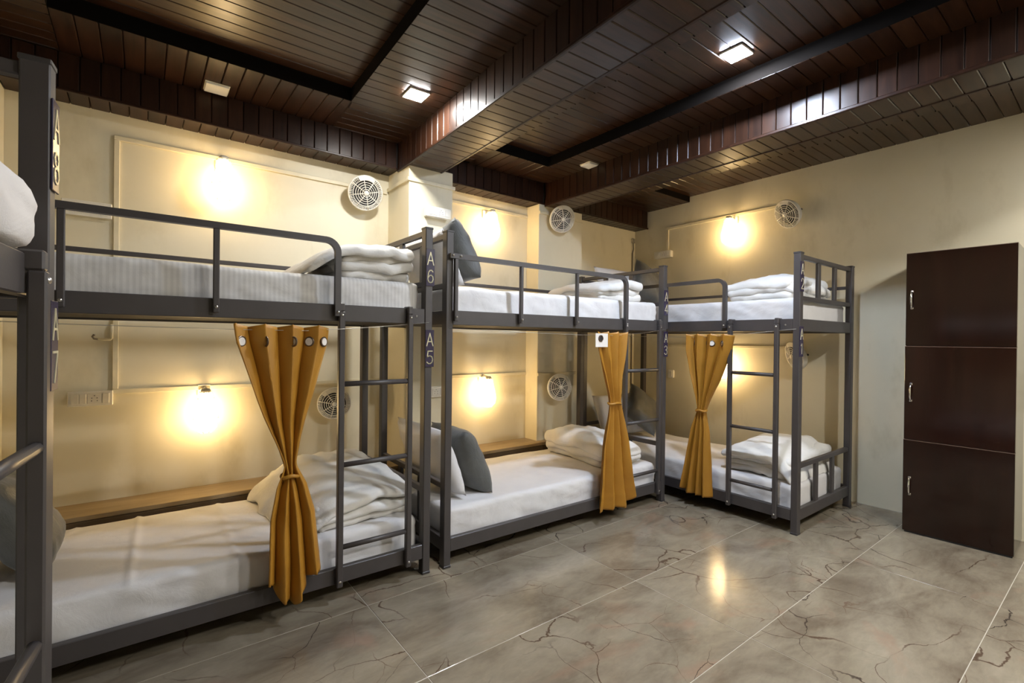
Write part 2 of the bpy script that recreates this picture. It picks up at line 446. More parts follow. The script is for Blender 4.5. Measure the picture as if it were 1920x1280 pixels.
for x, y, sx, sy, lab in ((.338, 3.250, .115, .115, 'white square blank plate on the left ceiling border'),
                          (2.882, 2.742, .10, .105, 'white square blank plate on the ceiling border by the second beam')):
    r = empty('ceiling_plate', (x, y, Z2), 0, lab, 'blank plate')
    box('cover', (-sx/2, -sy/2, -.016), (sx/2, sy/2, 0), M['plastic'], r, .003)
    box('rim', (-sx/2-.004, -sy/2-.004, -.005), (sx/2+.004, sy/2+.004, -.0005), M['casing'], r, .001)

# ------------------------------------------------------------------ bunk beds
GLYPH = {
    'A': [[(0, 0), (.5, 1), (1, 0)], [(.2, .34), (.8, .34)]],
    '1': [[(.2, .80), (.55, 1), (.55, 0)]],
    '2': [[(.05, .72), (.1, .88), (.3, .99), (.55, 1), (.8, .93), (.92, .77), (.9, .6), (.7, .38), (.05, 0), (.97, 0)]],
    '3': [[(.06, .85), (.25, .98), (.55, 1), (.82, .9), (.88, .72), (.75, .57), (.42, .53), (.78, .48), (.94, .3), (.86, .1), (.6, 0), (.28, .01), (.04, .15)]],
    '4': [[(.74, 0), (.74, 1), (.02, .27), (1, .27)]],
    '5': [[(.9, 1), (.2, 1), (.12, .52), (.35, .62), (.62, .62), (.86, .52), (.95, .32), (.86, .1), (.6, 0), (.3, 0), (.05, .12)]],
    '6': [[(.88, .88), (.65, 1), (.4, .98), (.17, .8), (.07, .5), (.08, .25), (.22, .06), (.5, 0), (.78, .06), (.93, .28), (.86, .5), (.62, .6), (.35, .57), (.12, .4)]],
    '7': [[(.02, 1), (.97, 1), (.38, 0)]],
    '8': [[(.5, .54), (.2, .63), (.12, .8), (.26, .96), (.5, 1), (.74, .96), (.88, .8), (.8, .63), (.5, .54), (.16, .44), (.05, .25), (.18, .06), (.5, 0), (.82, .06), (.95, .25), (.84, .44), (.5, .54)]],
}
def glyph_mesh(ch, wd, ht, t=.0052, depth=.0016):
    key = ('glyph', ch, wd, ht)
    if key in CACHE: return CACHE[key]
    bm = bmesh.new()
    for line in GLYPH[ch]:
        P = [Vector(((x-.5)*wd, 0, (y-.5)*ht)) for x, y in line]
        for a, b in zip(P, P[1:]):
            d = (b-a); L = d.length; d.normalize(); s = Vector((d.z, 0, -d.x))
            q = [a-d*t*.4+s*t/2, b+d*t*.4+s*t/2, b+d*t*.4-s*t/2, a-d*t*.4-s*t/2]
            lo = [bm.verts.new(v) for v in q]; hi = [bm.verts.new(v+Vector((0, -depth, 0))) for v in q]
            bm.faces.new(lo); bm.faces.new(hi)
            for i in range(4): bm.faces.new((lo[i], lo[(i+1) % 4], hi[(i+1) % 4], hi[i]))
    CACHE[key] = bm_mesh(bm, M['letter'], name='glyph'); return CACHE[key]
def number_plate(parent, loc, rz, text):
    pl = link_mesh('number_plate', box_mesh((.05, .004, .196), M['plate'], .001), parent, loc, (0, 0, rz))
    tag(pl, f'navy plate lettered {text}')
    for ch, z in ((text[0], .047), (text[1], -.047)):
        link_mesh('lettering', glyph_mesh(ch, .036, .066), pl, (0, -.002, z))
BL, BH = 1.95, 1.83
PU, PV = .042, .050
def bunk(name_txt, org, rz, BW, plates, lad=(1.467, 1.815), guard_end=1.447, label=''):
    r = empty('bunk_bed', org, rz, label, 'bunk bed', 'grey steel bunk beds')
    st = M['steel']
    for u in (0, BL-PU):
        for v in (0, BW-PV):
            p = box('post', (u, v, .012), (u+PU, v+PV, BH), st, r, .003)
            c = link_mesh('post_cap', box_mesh((PU+.004, PV+.004, .012), M['cap'], .002), p, (0, 0, (BH-.012)/2+.003))
            f = link_mesh('foot_cap', box_mesh((PU+.003, PV+.003, .014), M['cap'], .002), p, (0, 0, -(BH-.012)/2-.005))
    for z0, z1 in ((1.325, 1.405), (.085, .160)):
        for v0 in (.004, BW-.034):
            box('side_rail', (PU, v0, z0), (BL-PU, v0+.030, z1), st, r, .003)
        for u0 in (.006, BL-.036):
            box('end_rail', (u0, PV, z0), (u0+.030, BW-PV, z1), st, r, .003)
        box('bed_board', (PU, .034, z1-.070), (BL-PU, BW-.034, z1-.056), M['ply'], r, .001)
    for u0 in (.008, BL-.034):
        for z0, z1, bars in ((1.795, 1.825, (1.555, 1.795)), (1.525, 1.555, None), (.425, .457, (.160, .425))):
            box('end_rail', (u0, PV, z0), (u0+.026, BW-PV, z1), st, r, .003)
            if bars:
                for v in (.335, .62):
                    box('end_bar', (u0+.003, v*BW/.95-.022, bars[0]), (u0+.023, v*BW/.95+.022, bars[1]), st, r, .002)
    # back rail of the upper bed with short legs
    box('back_rail', (PU, BW-.030, 1.662), (BL-PU, BW-.008, 1.686), st, r, .003)
    for u in (.30, 1.62):
        box('guard_post', (u-.012, BW-.030, 1.405), (u+.012, BW-.008, 1.662), st, r, .002)
    # front guard rail, rounded at its foot end
    rr, zt, e = .055, 1.698, guard_end
    pts = [(.012, -.013, zt)]+[(e-rr+rr*math.sin(a), -.013, zt-rr+rr*math.cos(a)) for a in [PI/2*i/8 for i in range(9)]]+[(e, -.013, 1.350)]
    bm = bmesh.new(); tube(bm, pts, .0185, 4)
    bmesh.ops.bevel(bm, geom=[ed for ed in bm.edges if len(ed.link_faces) == 2 and ed.calc_face_angle() > 1.2], offset=.004, segments=1, affect='EDGES')
    link_mesh('guard_rail', bm_mesh(bm, st), r)
    for u in (.050, .50, .962):
        box('guard_post', (u-.011, -.024, 1.345), (u+.011, -.003, 1.686), st, r, .003)
    bolts = [(u, 1.368) for u in (.050, .50, .962, e)]+[(.025, 1.70), (.075, 1.70)]
    for l in lad:
        box('ladder_upright', (l-.014, -.028, .078), (l+.014, .002, 1.372), st, r, .004)
        box('ladder_hook', (l-.013, -.024, 1.372), (l+.013, .036, 1.412), st, r, .004)
        bolts += [(l, 1.355), (l, .105)]
    bolts += [(lad[1]+.045, 1.365)]
    for z in (.262, .650, 1.031):
        bm = bmesh.new(); tube(bm, [(lad[0]+.013, -.013, z), (lad[1]-.013, -.013, z)], .0125, 10)
        link_mesh('ladder_rung', bm_mesh(bm, st, True), r)
    if 'bolt' not in CACHE:
        bm = bmesh.new(); lathe(bm, [(0, .004), (.0045, .0032), (.0065, 0)], 10); CACHE['bolt'] = bm_mesh(bm, M['bolt'], True)
    for u, z in bolts:
        link_mesh('bolt', CACHE['bolt'], r, (u, -.028 if z < 1.3 or abs(z-1.355) < .001 else -.030 if z != 1.365 else .004, z), (PI/2, 0, 0))
    for txt, z, face in plates:
        if face == 'front': number_plate(r, (BL-.016, -.0025, z), 0, txt)
        else: number_plate(r, (BL+.0025, .022, z), PI/2, txt)
    return r
B5 = bunk('A5', (-.721, 2.294, 0), 0, .95, (('A6', 1.625, 'front'), ('A5', 1.197, 'front')),
          label='grey steel bunk bed with plates A6 and A5 along the back wall')
B3 = bunk('A3', (1.307, 2.283, 0), -.0165, .95, (('A4', 1.547, 'front'), ('A3', 1.226, 'front')), (1.452, 1.842), 1.450,
          label='grey steel bunk bed with plates A4 and A3 in front of the wall niche')
B1 = bunk('A1', (3.367, 3.285, 0), -PI/2, .965, (('A2', 1.678, 'end'), ('A1', 1.257, 'end')), (1.495, 1.815), 1.452,
          label='grey steel bunk bed with plates A2 and A1 along the right wall')
A7D = math.radians(84.0)
end = Vector((-.152, 1.470, 0)); d7 = Vector((math.cos(A7D), math.sin(A7D), 0))
B7 = bunk('A7', end-d7*BL, A7D, .95, (('A8', 1.660, 'front'), ('A7', 1.225, 'front')), (1.42, 1.78),
          label='grey steel bunk bed with plates A8 and A7, cut by the left picture edge')
def bed_pt(B, p): return B.matrix_basis @ Vector(p)
for B in (B5, B3, B1, B7):
    B.matrix_basis = Matrix.Translation(B.location) @ Matrix.Rotation(B.rotation_euler.z, 4, 'Z')

# ------------------------------------------------------------------ bedding
def mattress(B, z0, z1, BW, seed, material, label, creases=(), grp='mattresses on the bunks', off=(0, 0), rad=.035):
    L, Wd, H = BL-.10, BW-.10, z1-z0
    v, f = rbox(L, Wd, H, rad, 150, 30, 6)
    for p in v:
        t = p.z/H+.5
        side = 1 if abs(p.y) > Wd/2-.02 or abs(p.x) > L/2-.02 else 0
        n = fbm((p.x, p.y, p.z), 3.2, seed)
        if t > .6: p.z += .006*n+.004*fbm((p.x*.6, p.y*3, 0), 5, seed+4)
        for cx, tilt, hh in creases:
            if t > .5 or side:
                d = p.x-cx-tilt*p.y; p.z += hh*math.exp(-(d/.012)**2)*(1 if t > .5 else 0)
        if side:
            k = .010*fbm((p.x*1.2, p.y*1.2, p.z*5+p.x*1.5), 4.5, seed+9)
            if abs(p.y) > Wd/2-.02: p.y += math.copysign(k+.006*(1-t), p.y)
            if abs(p.x) > L/2-.02: p.x += math.copysign(k*.8, p.x)
            if t < .2: p.z += .006*fbm((p.x, p.y, 0), 6, seed+2)
    o = link_mesh('mattress', mesh_from(v, f, material, True))
    o.matrix_world = B.matrix_basis @ Matrix.Translation((BL/2+off[0], BW/2+.004+off[1], (z0+z1)/2))
    return tag(o, label, 'mattress', grp)
ZU0, ZU1, ZL0, ZL1 = 1.350, 1.547, .105, .300
mattress(B5, ZU0, ZU1, .95, 1, M['stripe'], 'mattress in white striped sheet on upper bunk A6')
mattress(B5, ZL0, ZL1, .95, 2, M['sheet'], 'mattress in white sheet on lower bunk A5', ((-.27, .03, .009), (.09, .02, .006), (.47, .04, .004), (-.62, .3, .005)))
mattress(B3, ZU0, ZU1, .95, 3, M['sheet'], 'mattress in white sheet on upper bunk A4')
mattress(B3, ZL0, ZL1, .95, 4, M['sheet'], 'mattress in white sheet on lower bunk A3')
mattress(B1, ZU0, ZU1, .965, 5, M['sheet'], 'mattress in white sheet on upper bunk A2')
mattress(B1, ZL0, ZL1, .965, 6, M['sheet'], 'mattress in white sheet on lower bunk A1')
mattress(B7, ZU0+.057, ZU1+.018, .95, 7, M['sheet'], 'mattress in white sheet on upper bunk A8', off=(-.03, -.050), rad=.06)
mattress(B7, ZL0, ZL1, .95, 8, M['sheet'], 'mattress in white sheet on lower bunk A7')

def quilt(B, u, v, z, su, sv, h, seed, label, layers=4, rz=0, slope=0, droop=.05, jit=.02, rnd=None, sv_slope=0, hump=0, drape=0):
    """folded quilt: layered folds joined to one cloth mesh"""
    rnd = random.Random(seed); V, F = [], []
    lh = h/layers
    for i in range(layers):
        top = i == layers-1
        k = 1-.05*abs(i-(layers-1)/2)+rnd.uniform(-.05, .03)
        a, b = su*(k if not top else 1.0), sv*(k if not top else 1.02)
        vv, ff = rbox(a, b, lh*1.22, lh*.60, 26, 26, 1)
        ox, oy = rnd.uniform(-jit, jit), rnd.uniform(-jit, jit)
        for p in vv:
            r2 = max(abs(p.x)/(a/2), abs(p.y)/(b/2))
            p.z += .024*fbm((p.x, p.y, i*.7), 4.5, seed+i)*(.3+.7*r2)*(1 if i else .15)+.010*fbm((p.x*2, p.y*1.3, i), 7, seed)-.006*abs(fbm((p.x*1.2, p.y*2.4, i+3), 6, seed+2))
            p.z -= (droop*(i/max(1, layers-1)))*max(0, r2-.45)**2*1.6
            p.x += .022*fbm((p.y, i*3.1, p.x), 5, seed+5); p.y += .022*fbm((p.x, i*2.3, p.y), 5, seed+8)
            if top and drape:
                sg = -1 if drape > 0 else 1
                tt = max(0, (sg*p.x-a*.18)/(a*.32)); p.z -= (h-lh*.9)*min(1.15, tt)**1.6; p.x += sg*abs(drape)*tt
            elif drape: p.x *= .90; p.x += drape*.25
            p.x += ox; p.y += oy; p.z += lh*(i+.5)+.008
            hh = max(0, 1-(p.x/(su*.62))**2)*max(0, 1-(p.y/(sv*.62))**2)
            p.z *= max(.25, 1+slope*p.x/(su/2)+sv_slope*p.y/(sv/2)+hump*hh)
            p.z = max(p.z, .003)
        base = len(V); V += vv; F += [[base+q for q in g] for g in ff]
    o = link_mesh('quilt', mesh_from(V, F, M['quilt'], True))
    o.matrix_world = B.matrix_basis @ Matrix.Translation((u, v, z)) @ Matrix.Rotation(rz, 4, 'Z')
    return tag(o, label, 'quilt', 'folded white quilts')
quilt(B5, 1.655, .36, ZU1, .46, .58, .165, 11, 'folded white quilt on striped mattress of upper bunk A6', 4, .05, .12, .05, .02, None, 0, .1, .10)
quilt(B5, 1.60, .52, ZL1, .56, .78, .165, 22, 'folded white quilt on lower bunk A5 behind its ladder', 4, .10, .05, .06, .03, None, .22, .30, .10)
quilt(B3, 1.58, .42, ZU1, .46, .62, .150, 33, 'folded white quilt on upper bunk A4', 3, -.05, .15)
quilt(B3, 1.60, .46, ZL1, .42, .72, .165, 44, 'folded white quilt on lower bunk A3 behind the curtain', 3, -.05, -.1, .09, .02, None, .1, .25)
quilt(B1, 1.61, .43, ZU1, .48, .64, .150, 55, 'folded white quilt on upper bunk A2', 3, 0, .05, .07, .02, None, .1, .2)
quilt(B1, 1.63, .46, ZL1, .50, .72, .190, 66, 'folded white quilt on lower bunk A1 behind its ladder', 4, 0, .08, .06, .03, None, .1, .15, -.015)

def pillow(name, mtx, sx, sz, T, material, label, cat, grp, seed, pinch=.10):
    n = 22; V, F = [], []
    idx = {}
    for side in (-1, 1):
        for i in range(n+1):
            for j in range(n+1):
                a, b = -1+2*i/n, -1+2*j/n
                edge = i in (0, n) or j in (0, n)
                if edge and side == 1: idx[(1, i, j)] = idx[(-1, i, j)]; continue
                t = max(0, (1-a**4)*(1-b**4))**.55
                px = a*(1-pinch*(1-b*b)*abs(a)**2*.6)*sx/2; pz = b*(1-pinch*(1-a*a)*abs(b)**2*.6)*sz/2
                wr = .012*fbm((a*1.3, b*1.3, side), 1.8, seed)
                py = side*(T/2*t+wr*t+.002)
                idx[(side, i, j)] = len(V); V.append((px, py, pz))
        for i in range(n):
            for j in range(n):
                q = [idx[(side, i, j)], idx[(side, i+1, j)], idx[(side, i+1, j+1)], idx[(side, i, j+1)]]
                F.append(q if side < 0 else q[::-1])
    o = link_mesh(name, mesh_from(V, F, material, True)); o.matrix_world = mtx
    return tag(o, label, cat, grp)
def lean(B, u, v, zb, sz, ang, spin=0, yaw=0):
    """stand a pillow on bed B: bottom edge at (u, v, zb), leaning back toward the head end by ang, spun in its own plane"""
    # pillow local: X width, Y thickness, Z height -> width along bed v, leaning toward -u
    base = Matrix.Rotation(PI/2+yaw, 4, 'Z')
    h = sz/2*(abs(math.cos(spin))+abs(math.sin(spin)))
    return B.matrix_basis @ Matrix.Translation((u, v, zb)) @ base @ Matrix.Rotation(ang, 4, 'X') @ Matrix.Translation((0, 0, h)) @ Matrix.Rotation(spin, 4, 'Y')
PG, CG = 'white pillows at the bed heads', 'grey cushions leaning on pillows'
for B, nm, zz, sd in ((B5, 'lower bunk A5', ZL1, 1), (B3, 'lower bunk A3', ZL1, 2), (B3, 'upper bunk A4', ZU1, 3), (B1, 'lower bunk A1', ZL1, 4), (B1, 'upper bunk A2', ZU1, 5)):
    v0 = .46 if B is not B1 else .42
    if nm == 'upper bunk A4': v0 = .50
    pillow('pillow', lean(B, .215, v0, zz+.022, .42 if nm != 'upper bunk A4' else .35, -.36 if nm != 'upper bunk A4' else -.44), .66, .42 if nm != 'upper bunk A4' else .35, .13 if nm != 'upper bunk A4' else .11, M['sheet'], f'white pillow leaning at the head of {nm}', 'pillow', PG, sd)
pillow('cushion', lean(B5, .435, .46, ZL1+.022, .42, -.52), .42, .42, .17, M['grey'], 'dark grey cushion leaning on lower bunk A5 behind the left post', 'cushion', CG, 21)
pillow('cushion', lean(B3, .405, .36, ZL1+.012, .42, -.46), .44, .44, .17, M['grey'], 'dark grey cushion leaning on lower bunk A3', 'cushion', CG, 22)
pillow('cushion', lean(B3, .330, .36, ZU1+.030, .385, -.42, .12), .385, .385, .18, M['grey'], 'grey cushion leaning on upper bunk A4', 'cushion', CG, 23)
pillow('cushion', lean(B1, .40, .60, ZL1+.012, .40, -.45, .70), .40, .40, .14, M['grey'], 'dark grey cushion standing on a corner on lower bunk A1', 'cushion', CG, 24)
pillow('cushion', lean(B1, .36, .66, ZU1+.012, .40, -.30, .45), .40, .40, .14, M['grey'], 'grey cushion leaning on upper bunk A2', 'cushion', CG, 25)

# ------------------------------------------------------------------ curtains
def interp(tab, t):
    for (a, va), (b, vb) in zip(tab, tab[1:]):
        if t <= b:
            k = (t-a)/(b-a); return va+(vb-va)*k
    return tab[-1][1]
def curtain(origin, rz, ztop, zbot, centre, width, amp, nf, phase, bottom, label, tie_z, grommets, seed, material=None, tab=None):
    """cloth sheet hanging in local xz plane (front = -y); tables are over height fraction 0 top..1 bottom"""
    r = empty('curtain', origin, rz, label, 'curtain', 'tied amber curtains on the lower bunks')
    NS, NT = 120, 90; V, F = [], []
    def fold(s, t):
        a = 2*PI*nf*s+phase+.5*noise.noise(Vector((s*3, t*2.5, seed)))
        y = math.sin(a)+.25*math.sin(2*a+1.1)
        return y
    for j in range(NT+1):
        t = j/NT
        for i in range(NS+1):
            s = i/NS
            wd = interp(width, t); c = interp(centre, t); am = interp(amp, t)
            x = c+(s-.5)*wd+.22*(wd/nf)*math.sin(2*(2*PI*nf*s+phase))*.5
            y = -am*fold(s, t)+.006*fbm((s*4, t*5, 0), 1.2, seed)
            zb = zbot+bottom(s)
            z = ztop+(zb-ztop)*t
            if t < .04: z += .008*math.sin(2*PI*nf*s+phase)*(1-t/.04)
            hem = .93
            if abs(t-hem) < .008: y -= .002
            V.append((x, y, z))
    for j in range(NT):
        for i in range(NS):
            a = j*(NS+1)+i; F.append((a, a+1, a+NS+2, a+NS+1))
    cl = link_mesh('cloth', mesh_from(V, F, M['amber'], True), r)
    sm = cl.modifiers.new('thickness', 'SOLIDIFY'); sm.thickness = .003
    t = (ztop-tie_z)/(ztop-zbot); c = interp(centre, t); wd = interp(width, t); am = interp(amp, t)
    bm = bmesh.new()
    tube(bm, [(c+(wd/2+.007)*math.cos(a), (am*1.25+.009)*math.sin(a), tie_z+.004*math.sin(3*a)) for a in [2*PI*k/28 for k in range(28)]], .0085, 8, True)
    link_mesh('tie_band', bm_mesh(bm, M['amber'], True), r)
    for s in grommets:
        tt = .055; wd = interp(width, tt); c = interp(centre, tt); am = interp(amp, tt)
        x = c+(s-.5)*wd+.22*(wd/nf)*math.sin(2*(2*PI*nf*s+phase))*.5; y = -am*fold(s, tt)
        dx = .01; y2 = -am*fold(s+dx, tt); x2 = c+(s+dx-.5)*wd+.22*(wd/nf)*math.sin(2*(2*PI*nf*(s+dx)+phase))*.5
        ang = math.atan2(y2-y, x2-x)
        bm = bmesh.new()
        tube(bm, [(.019*math.cos(a), 0, .019*math.sin(a)) for a in [2*PI*k/20 for k in range(20)]], .0045, 6, True)
        g = link_mesh('grommet', bm_mesh(bm, M['brass'], True), r, (x, y-.003, ztop-tt*(ztop-zbot)), (0, 0, ang))
        bm = bmesh.new(); lathe(bm, [(0, .001), (.0175, .001), (.0175, -.001), (0, -.001)], 20)
        link_mesh('grommet_eye', bm_mesh(bm, M['lining'], False), g, (0, -.002, 0), (PI/2, 0, 0))
    return r
def bot1(s): return .10-.115*max(0, 1-abs(s-.52)/.30)-.07*max(0, 1-abs(s-.27)/.18)+.01*abs(s-.5)
CZ = 1.296
# A5: local x is world x relative to origin
curtain((.50, 2.245, 0), 0, CZ, .095, ((0, -.02), (.35, -.005), (.54, .018), (1, .040)),
        ((0, .390), (.06, .375), (.27, .240), (.45, .105), (.53, .054), (.55, .050), (.57, .064), (.63, .125), (.75, .190), (1, .228)),
        ((0, .030), (.3, .032), (.5, .018), (.55, .015), (.65, .026), (1, .040)), 3.6, .6, bot1,
        'amber satin curtain tied in the middle on lower bunk A5', .648, (.10, .33, .58, .80, .95), 3)
def bot2(s): return .005-.01*s+(.06*max(0, (s-.86)/.14) if s > .86 else 0)-.012*max(0, 1-abs(s-.75)/.1)
a3o = B3.matrix_basis @ Vector((1.255, -.048, 0))
curtain(a3o, B3.rotation_euler.z, CZ+.008, .085, ((0, .005), (.1, .005), (.38, .045), (.42, .045), (.7, .055), (1, .075)),
        ((0, .275), (.1, .250), (.25, .160), (.37, .098), (.41, .096), (.48, .130), (.65, .225), (.85, .285), (1, .345)),
        ((0, .026), (.38, .016), (.42, .013), (.6, .026), (1, .034)), 2.8, 2.4, bot2,
        'amber satin curtain with a white turned corner on lower bunk A3', .815, (), 8)
def bot3(s): return .03*max(0, 1-s/.25)-.008
a1o = B1.matrix_basis @ Vector((1.30, -.045, 0))
curtain(a1o, B1.rotation_euler.z, CZ+.006, .108, ((0, .05), (.3, .02), (.47, -.003), (1, -.045)),
        ((0, .375), (.1, .345), (.25, .235), (.40, .105), (.46, .066), (.48, .062), (.50, .074), (.6, .130), (.8, .19), (1, .245)),
        ((0, .028), (.3, .028), (.46, .016), (.5, .013), (.65, .024), (1, .036)), 3.7, 1.0, bot3,
        'amber satin curtain tied in the middle on lower bunk A1', .735, (.20, .42, .62, .83), 5)
# the turned corner of the A3 curtain shows its white lining
cA3 = [o for o in bpy.data.objects if o.name.startswith('curtain') and 'A3' in o.get('label', '')][0]
tab = box('lining_corner', (-.180, -.030, 1.205), (-.062, -.026, 1.296), M['lining'], cA3, .001)
tag(tab, 'white lining corner')
bm = bmesh.new(); tube(bm, [(.019*math.cos(a), 0, .019*math.sin(a)) for a in [2*PI*k/20 for k in range(20)]], .0045, 6, True)
link_mesh('grommet', bm_mesh(bm, M['brass'], True), tab, (-.012, -.004, .012))
bm = bmesh.new(); lathe(bm, [(0, .001), (.0175, .001), (.0175, -.001), (0, -.001)], 20)
link_mesh('grommet_eye', bm_mesh(bm, M['dark']), tab, (-.012, -.0035, .012), (PI/2, 0, 0))
for B, off, lab, z in ((B5, -.049, 'thin curtain wire strung below upper bunk A6', 1.278), (B3, -.048, 'thin curtain wire strung below upper bunk A4', 1.284), (B1, -.045, 'thin curtain wire strung below upper bunk A2', 1.282)):
    pts = [B.matrix_basis @ Vector((u, off if .1 < u < BL-.1 else -.002, zz)) for u, zz in ((.02, z+.022), (.5, z+.008), (1.0, z), (1.3, z), (1.6, z+.022), (BL-.02, z+.056))]
    bm = bmesh.new(); tube(bm, pts, .0013, 5)
    tag(link_mesh('curtain_wire', bm_mesh(bm, M['wire'], True)), lab, 'wire', 'curtain wires')

# ------------------------------------------------------------------ wall lamps, fans, switches, trunking
def wall_mtx(p, rz): return Matrix.Translation(p) @ Matrix.Rotation(rz, 4, 'Z')      # local -y points into the room
def wall_lamp(p, rz, label):
    """p on the wall at lamp centre"""
    r = empty('wall_lamp', mtx=wall_mtx(p, rz)); tag(r, label, 'wall lamp', 'caged wall lamps')
    d = -.112
    box('wall_plate', (-.035, -.014, .085), (.035, 0, .155), M['plastic'], r, .004)
    bm = bmesh.new(); tube(bm, [(0, -.012, .125), (0, -.06, .138), (0, d, .132)], .009, 8)
    link_mesh('arm', bm_mesh(bm, M['plastic'], True), r)
    bm = bmesh.new(); lathe(bm, [(0, .142), (.020, .140), (.026, .130), (.026, .118), (.022, .114), (0, .114)], 24)
    link_mesh('holder', bm_mesh(bm, M['plastic'], True), r, (0, d, 0))
    bm = bmesh.new()
    lathe(bm, [(0, .116), (.024, .114), (.034, .095), (.038, .065), (.048, .026), (.059, -.018), (.061, -.050), (.053, -.088), (.033, -.114), (0, -.124)], 28)
    link_mesh('glass', bm_mesh(bm, M['warm'], True), r, (0, d, 0))
    bm = bmesh.new(); prof = [(.030, .122), (.041, .100), (.045, .062), (.056, .024), (.066, -.020), (.068, -.052), (.059, -.094), (.034, -.124)]
    for k in range(8):
        a = 2*PI*(k+.5)/8; tube(bm, [(q*math.cos(a), q*math.sin(a), z) for q, z in prof], .0016, 5)
    for q, z in ((.0675, -.035), (.034, -.124), (.0425, .082)):
        tube(bm, [(q*math.cos(a), q*math.sin(a), z) for a in [2*PI*k/24 for k in range(24)]], .0018, 5, True)
    link_mesh('cage', bm_mesh(bm, M['plastic'], True), r, (0, d, 0))
wall_lamp((.395, YB, 2.205), 0, 'glowing caged wall lamp above upper bunk A6')
wall_lamp((.312, YB, .795), 0, 'glowing caged wall lamp above lower bunk A5')
wall_lamp((2.40, YB, 2.225), 0, 'glowing caged wall lamp in the niche above upper bunk A4')
wall_lamp((2.375, YB, .790), 0, 'glowing caged wall lamp in the niche above lower bunk A3')
wall_lamp((XR, 2.355, 2.285), -PI/2, 'glowing caged wall lamp on the right wall above upper bunk A2')
wall_lamp((XR, 2.405, 1.025), -PI/2, 'glowing caged wall lamp above lower bunk A1, partly behind its curtain')

def fan_meshes():
    if 'fan' in CACHE: return CACHE['fan']
    R = .135
    bm = bmesh.new()
    lathe(bm, [(0, -.085), (.045, -.085), (.060, -.075), (.118, -.045), (R, -.010), (R+.002, .004), (R-.004, .010), (R-.010, .008), (R-.012, -.004), (.10, -.030), (.03, -.045), (0, -.045)], 40)
    hou = bm_mesh(bm, M['plastic'], True)
    def dz(q): return .030*(1-(q/R)**2)+.004
    bm = bmesh.new()
    for q in (.030, .047, .064, .081, .098):
        tube(bm, [(q*math.cos(a), q*math.sin(a), dz(q)) for a in [2*PI*k/36 for k in range(36)]], .0029, 5, True)
    for k in range(8):
        a = 2*PI*(k+.3)/8
        tube(bm, [(q*math.cos(a), q*math.sin(a), dz(q)) for q in (.02, .05, .075, .1, .130)], .0034, 5)
    for k in range(54):
        a = 2*PI*k/54
        if abs((a-PI/2+PI) % (2*PI)-PI) < .55: continue
        tube(bm, [(q*math.cos(a), q*math.sin(a), dz(q)) for q in (.099, .115, .129)], .0028, 4)
    gr = bm_mesh(bm, M['plastic'], True)
    bm = bmesh.new(); A = [PI/2-.55+1.1*k/12 for k in range(13)]
    lo = [bm.verts.new((.101*math.cos(a), .101*math.sin(a), dz(.101)+.002)) for a in A]; hi = [bm.verts.new((.131*math.cos(a), .131*math.sin(a), dz(.131)+.002)) for a in A]
    for k in range(12): bm.faces.new((lo[k], lo[k+1], hi[k+1], hi[k]))
    ret = bmesh.ops.extrude_face_region(bm, geom=bm.faces[:]); bmesh.ops.translate(bm, vec=(0, 0, -.004), verts=[v for v in ret['geom'] if isinstance(v, bmesh.types.BMVert)])
    cr = bm_mesh(bm, M['plastic'])
    bm = bmesh.new(); lathe(bm, [(0, dz(0)+.006), (.016, dz(0)+.005), (.020, dz(0)+.001), (.020, dz(0)-.006), (0, dz(0)-.006)], 24); hub = bm_mesh(bm, M['plastic'], True)
    bm = bmesh.new()
    for k in range(3):
        P = []
        for q, t in ((.02, .010), (.06, .014), (.10, .012)):
            for sgn in (-1, 1):
                a = 2*PI*k/3+sgn*(.32 if q > .03 else .5); P.append(bm.verts.new((q*math.cos(a), q*math.sin(a), -.012+sgn*t)))
        bm.faces.new((P[0], P[1], P[3], P[2])); bm.faces.new((P[2], P[3], P[5], P[4]))
    bl = bm_mesh(bm, M['blade'])
    bm = bmesh.new(); lathe(bm, [(0, -.030), (.122, -.022), (.122, -.026), (0, -.034)], 32); rec = bm_mesh(bm, M['recess'])
    CACHE['fan'] = (hou, gr, cr, hub, bl, rec); return CACHE['fan']
def wall_fan(centre, nrm, wall_pt, label, spin=0, sc=.91):
    n = Vector(nrm).normalized(); up = Vector((0, 0, 1)); x = up.cross(n).normalized(); y = n.cross(x)
    m = Matrix((x*sc, y*sc, n*sc)).transposed().to_4x4(); m.translation = centre
    r = empty('wall_fan', mtx=m); tag(r, label, 'fan', 'small white wall fans')
    hou, gr, cr, hub, bl, rec = fan_meshes()
    link_mesh('housing', hou, r); link_mesh('grille', gr, r, None, (0, 0, spin)); link_mesh('grille_cover', cr, r, None, (0, 0, spin)); link_mesh('hub', hub, r)
    tag(link_mesh('fan_blades', bl, r), 'grey blades'); tag(link_mesh('motor_recess', rec, r), 'grey inside')
    wp = m.inverted() @ Vector(wall_pt); nw = (m.inverted().to_3x3() @ Vector(wall_pt)-m.inverted().to_3x3() @ Vector(centre)).normalized()
    bm = bmesh.new(); tube(bm, [(0, 0, -.07), (0, 0, -.085), tuple(wp*.8+Vector((0, 0, -.09))*.2), tuple(wp)], .016, 10); link_mesh('bracket', bm_mesh(bm, M['plastic'], True), r)
    for sx in (-1, 1):
        bm = bmesh.new(); tube(bm, [(sx*.088, 0, -.060), (sx*.108, 0, -.060)], .009, 10); tag(link_mesh('knob', bm_mesh(bm, M['cap'], True), r), 'dark knob')
    return r
wall_fan((1.275, 3.405, 2.29), (-.10, -.92, -.30), (1.285, YB, 2.30), 'white wall fan above upper bunk A6, left of the column')
wall_fan((1.072, 3.42, .79), (-.18, -.95, -.08), (1.10, YB, .80), 'white wall fan above lower bunk A5, behind its ladder', .35, .82)
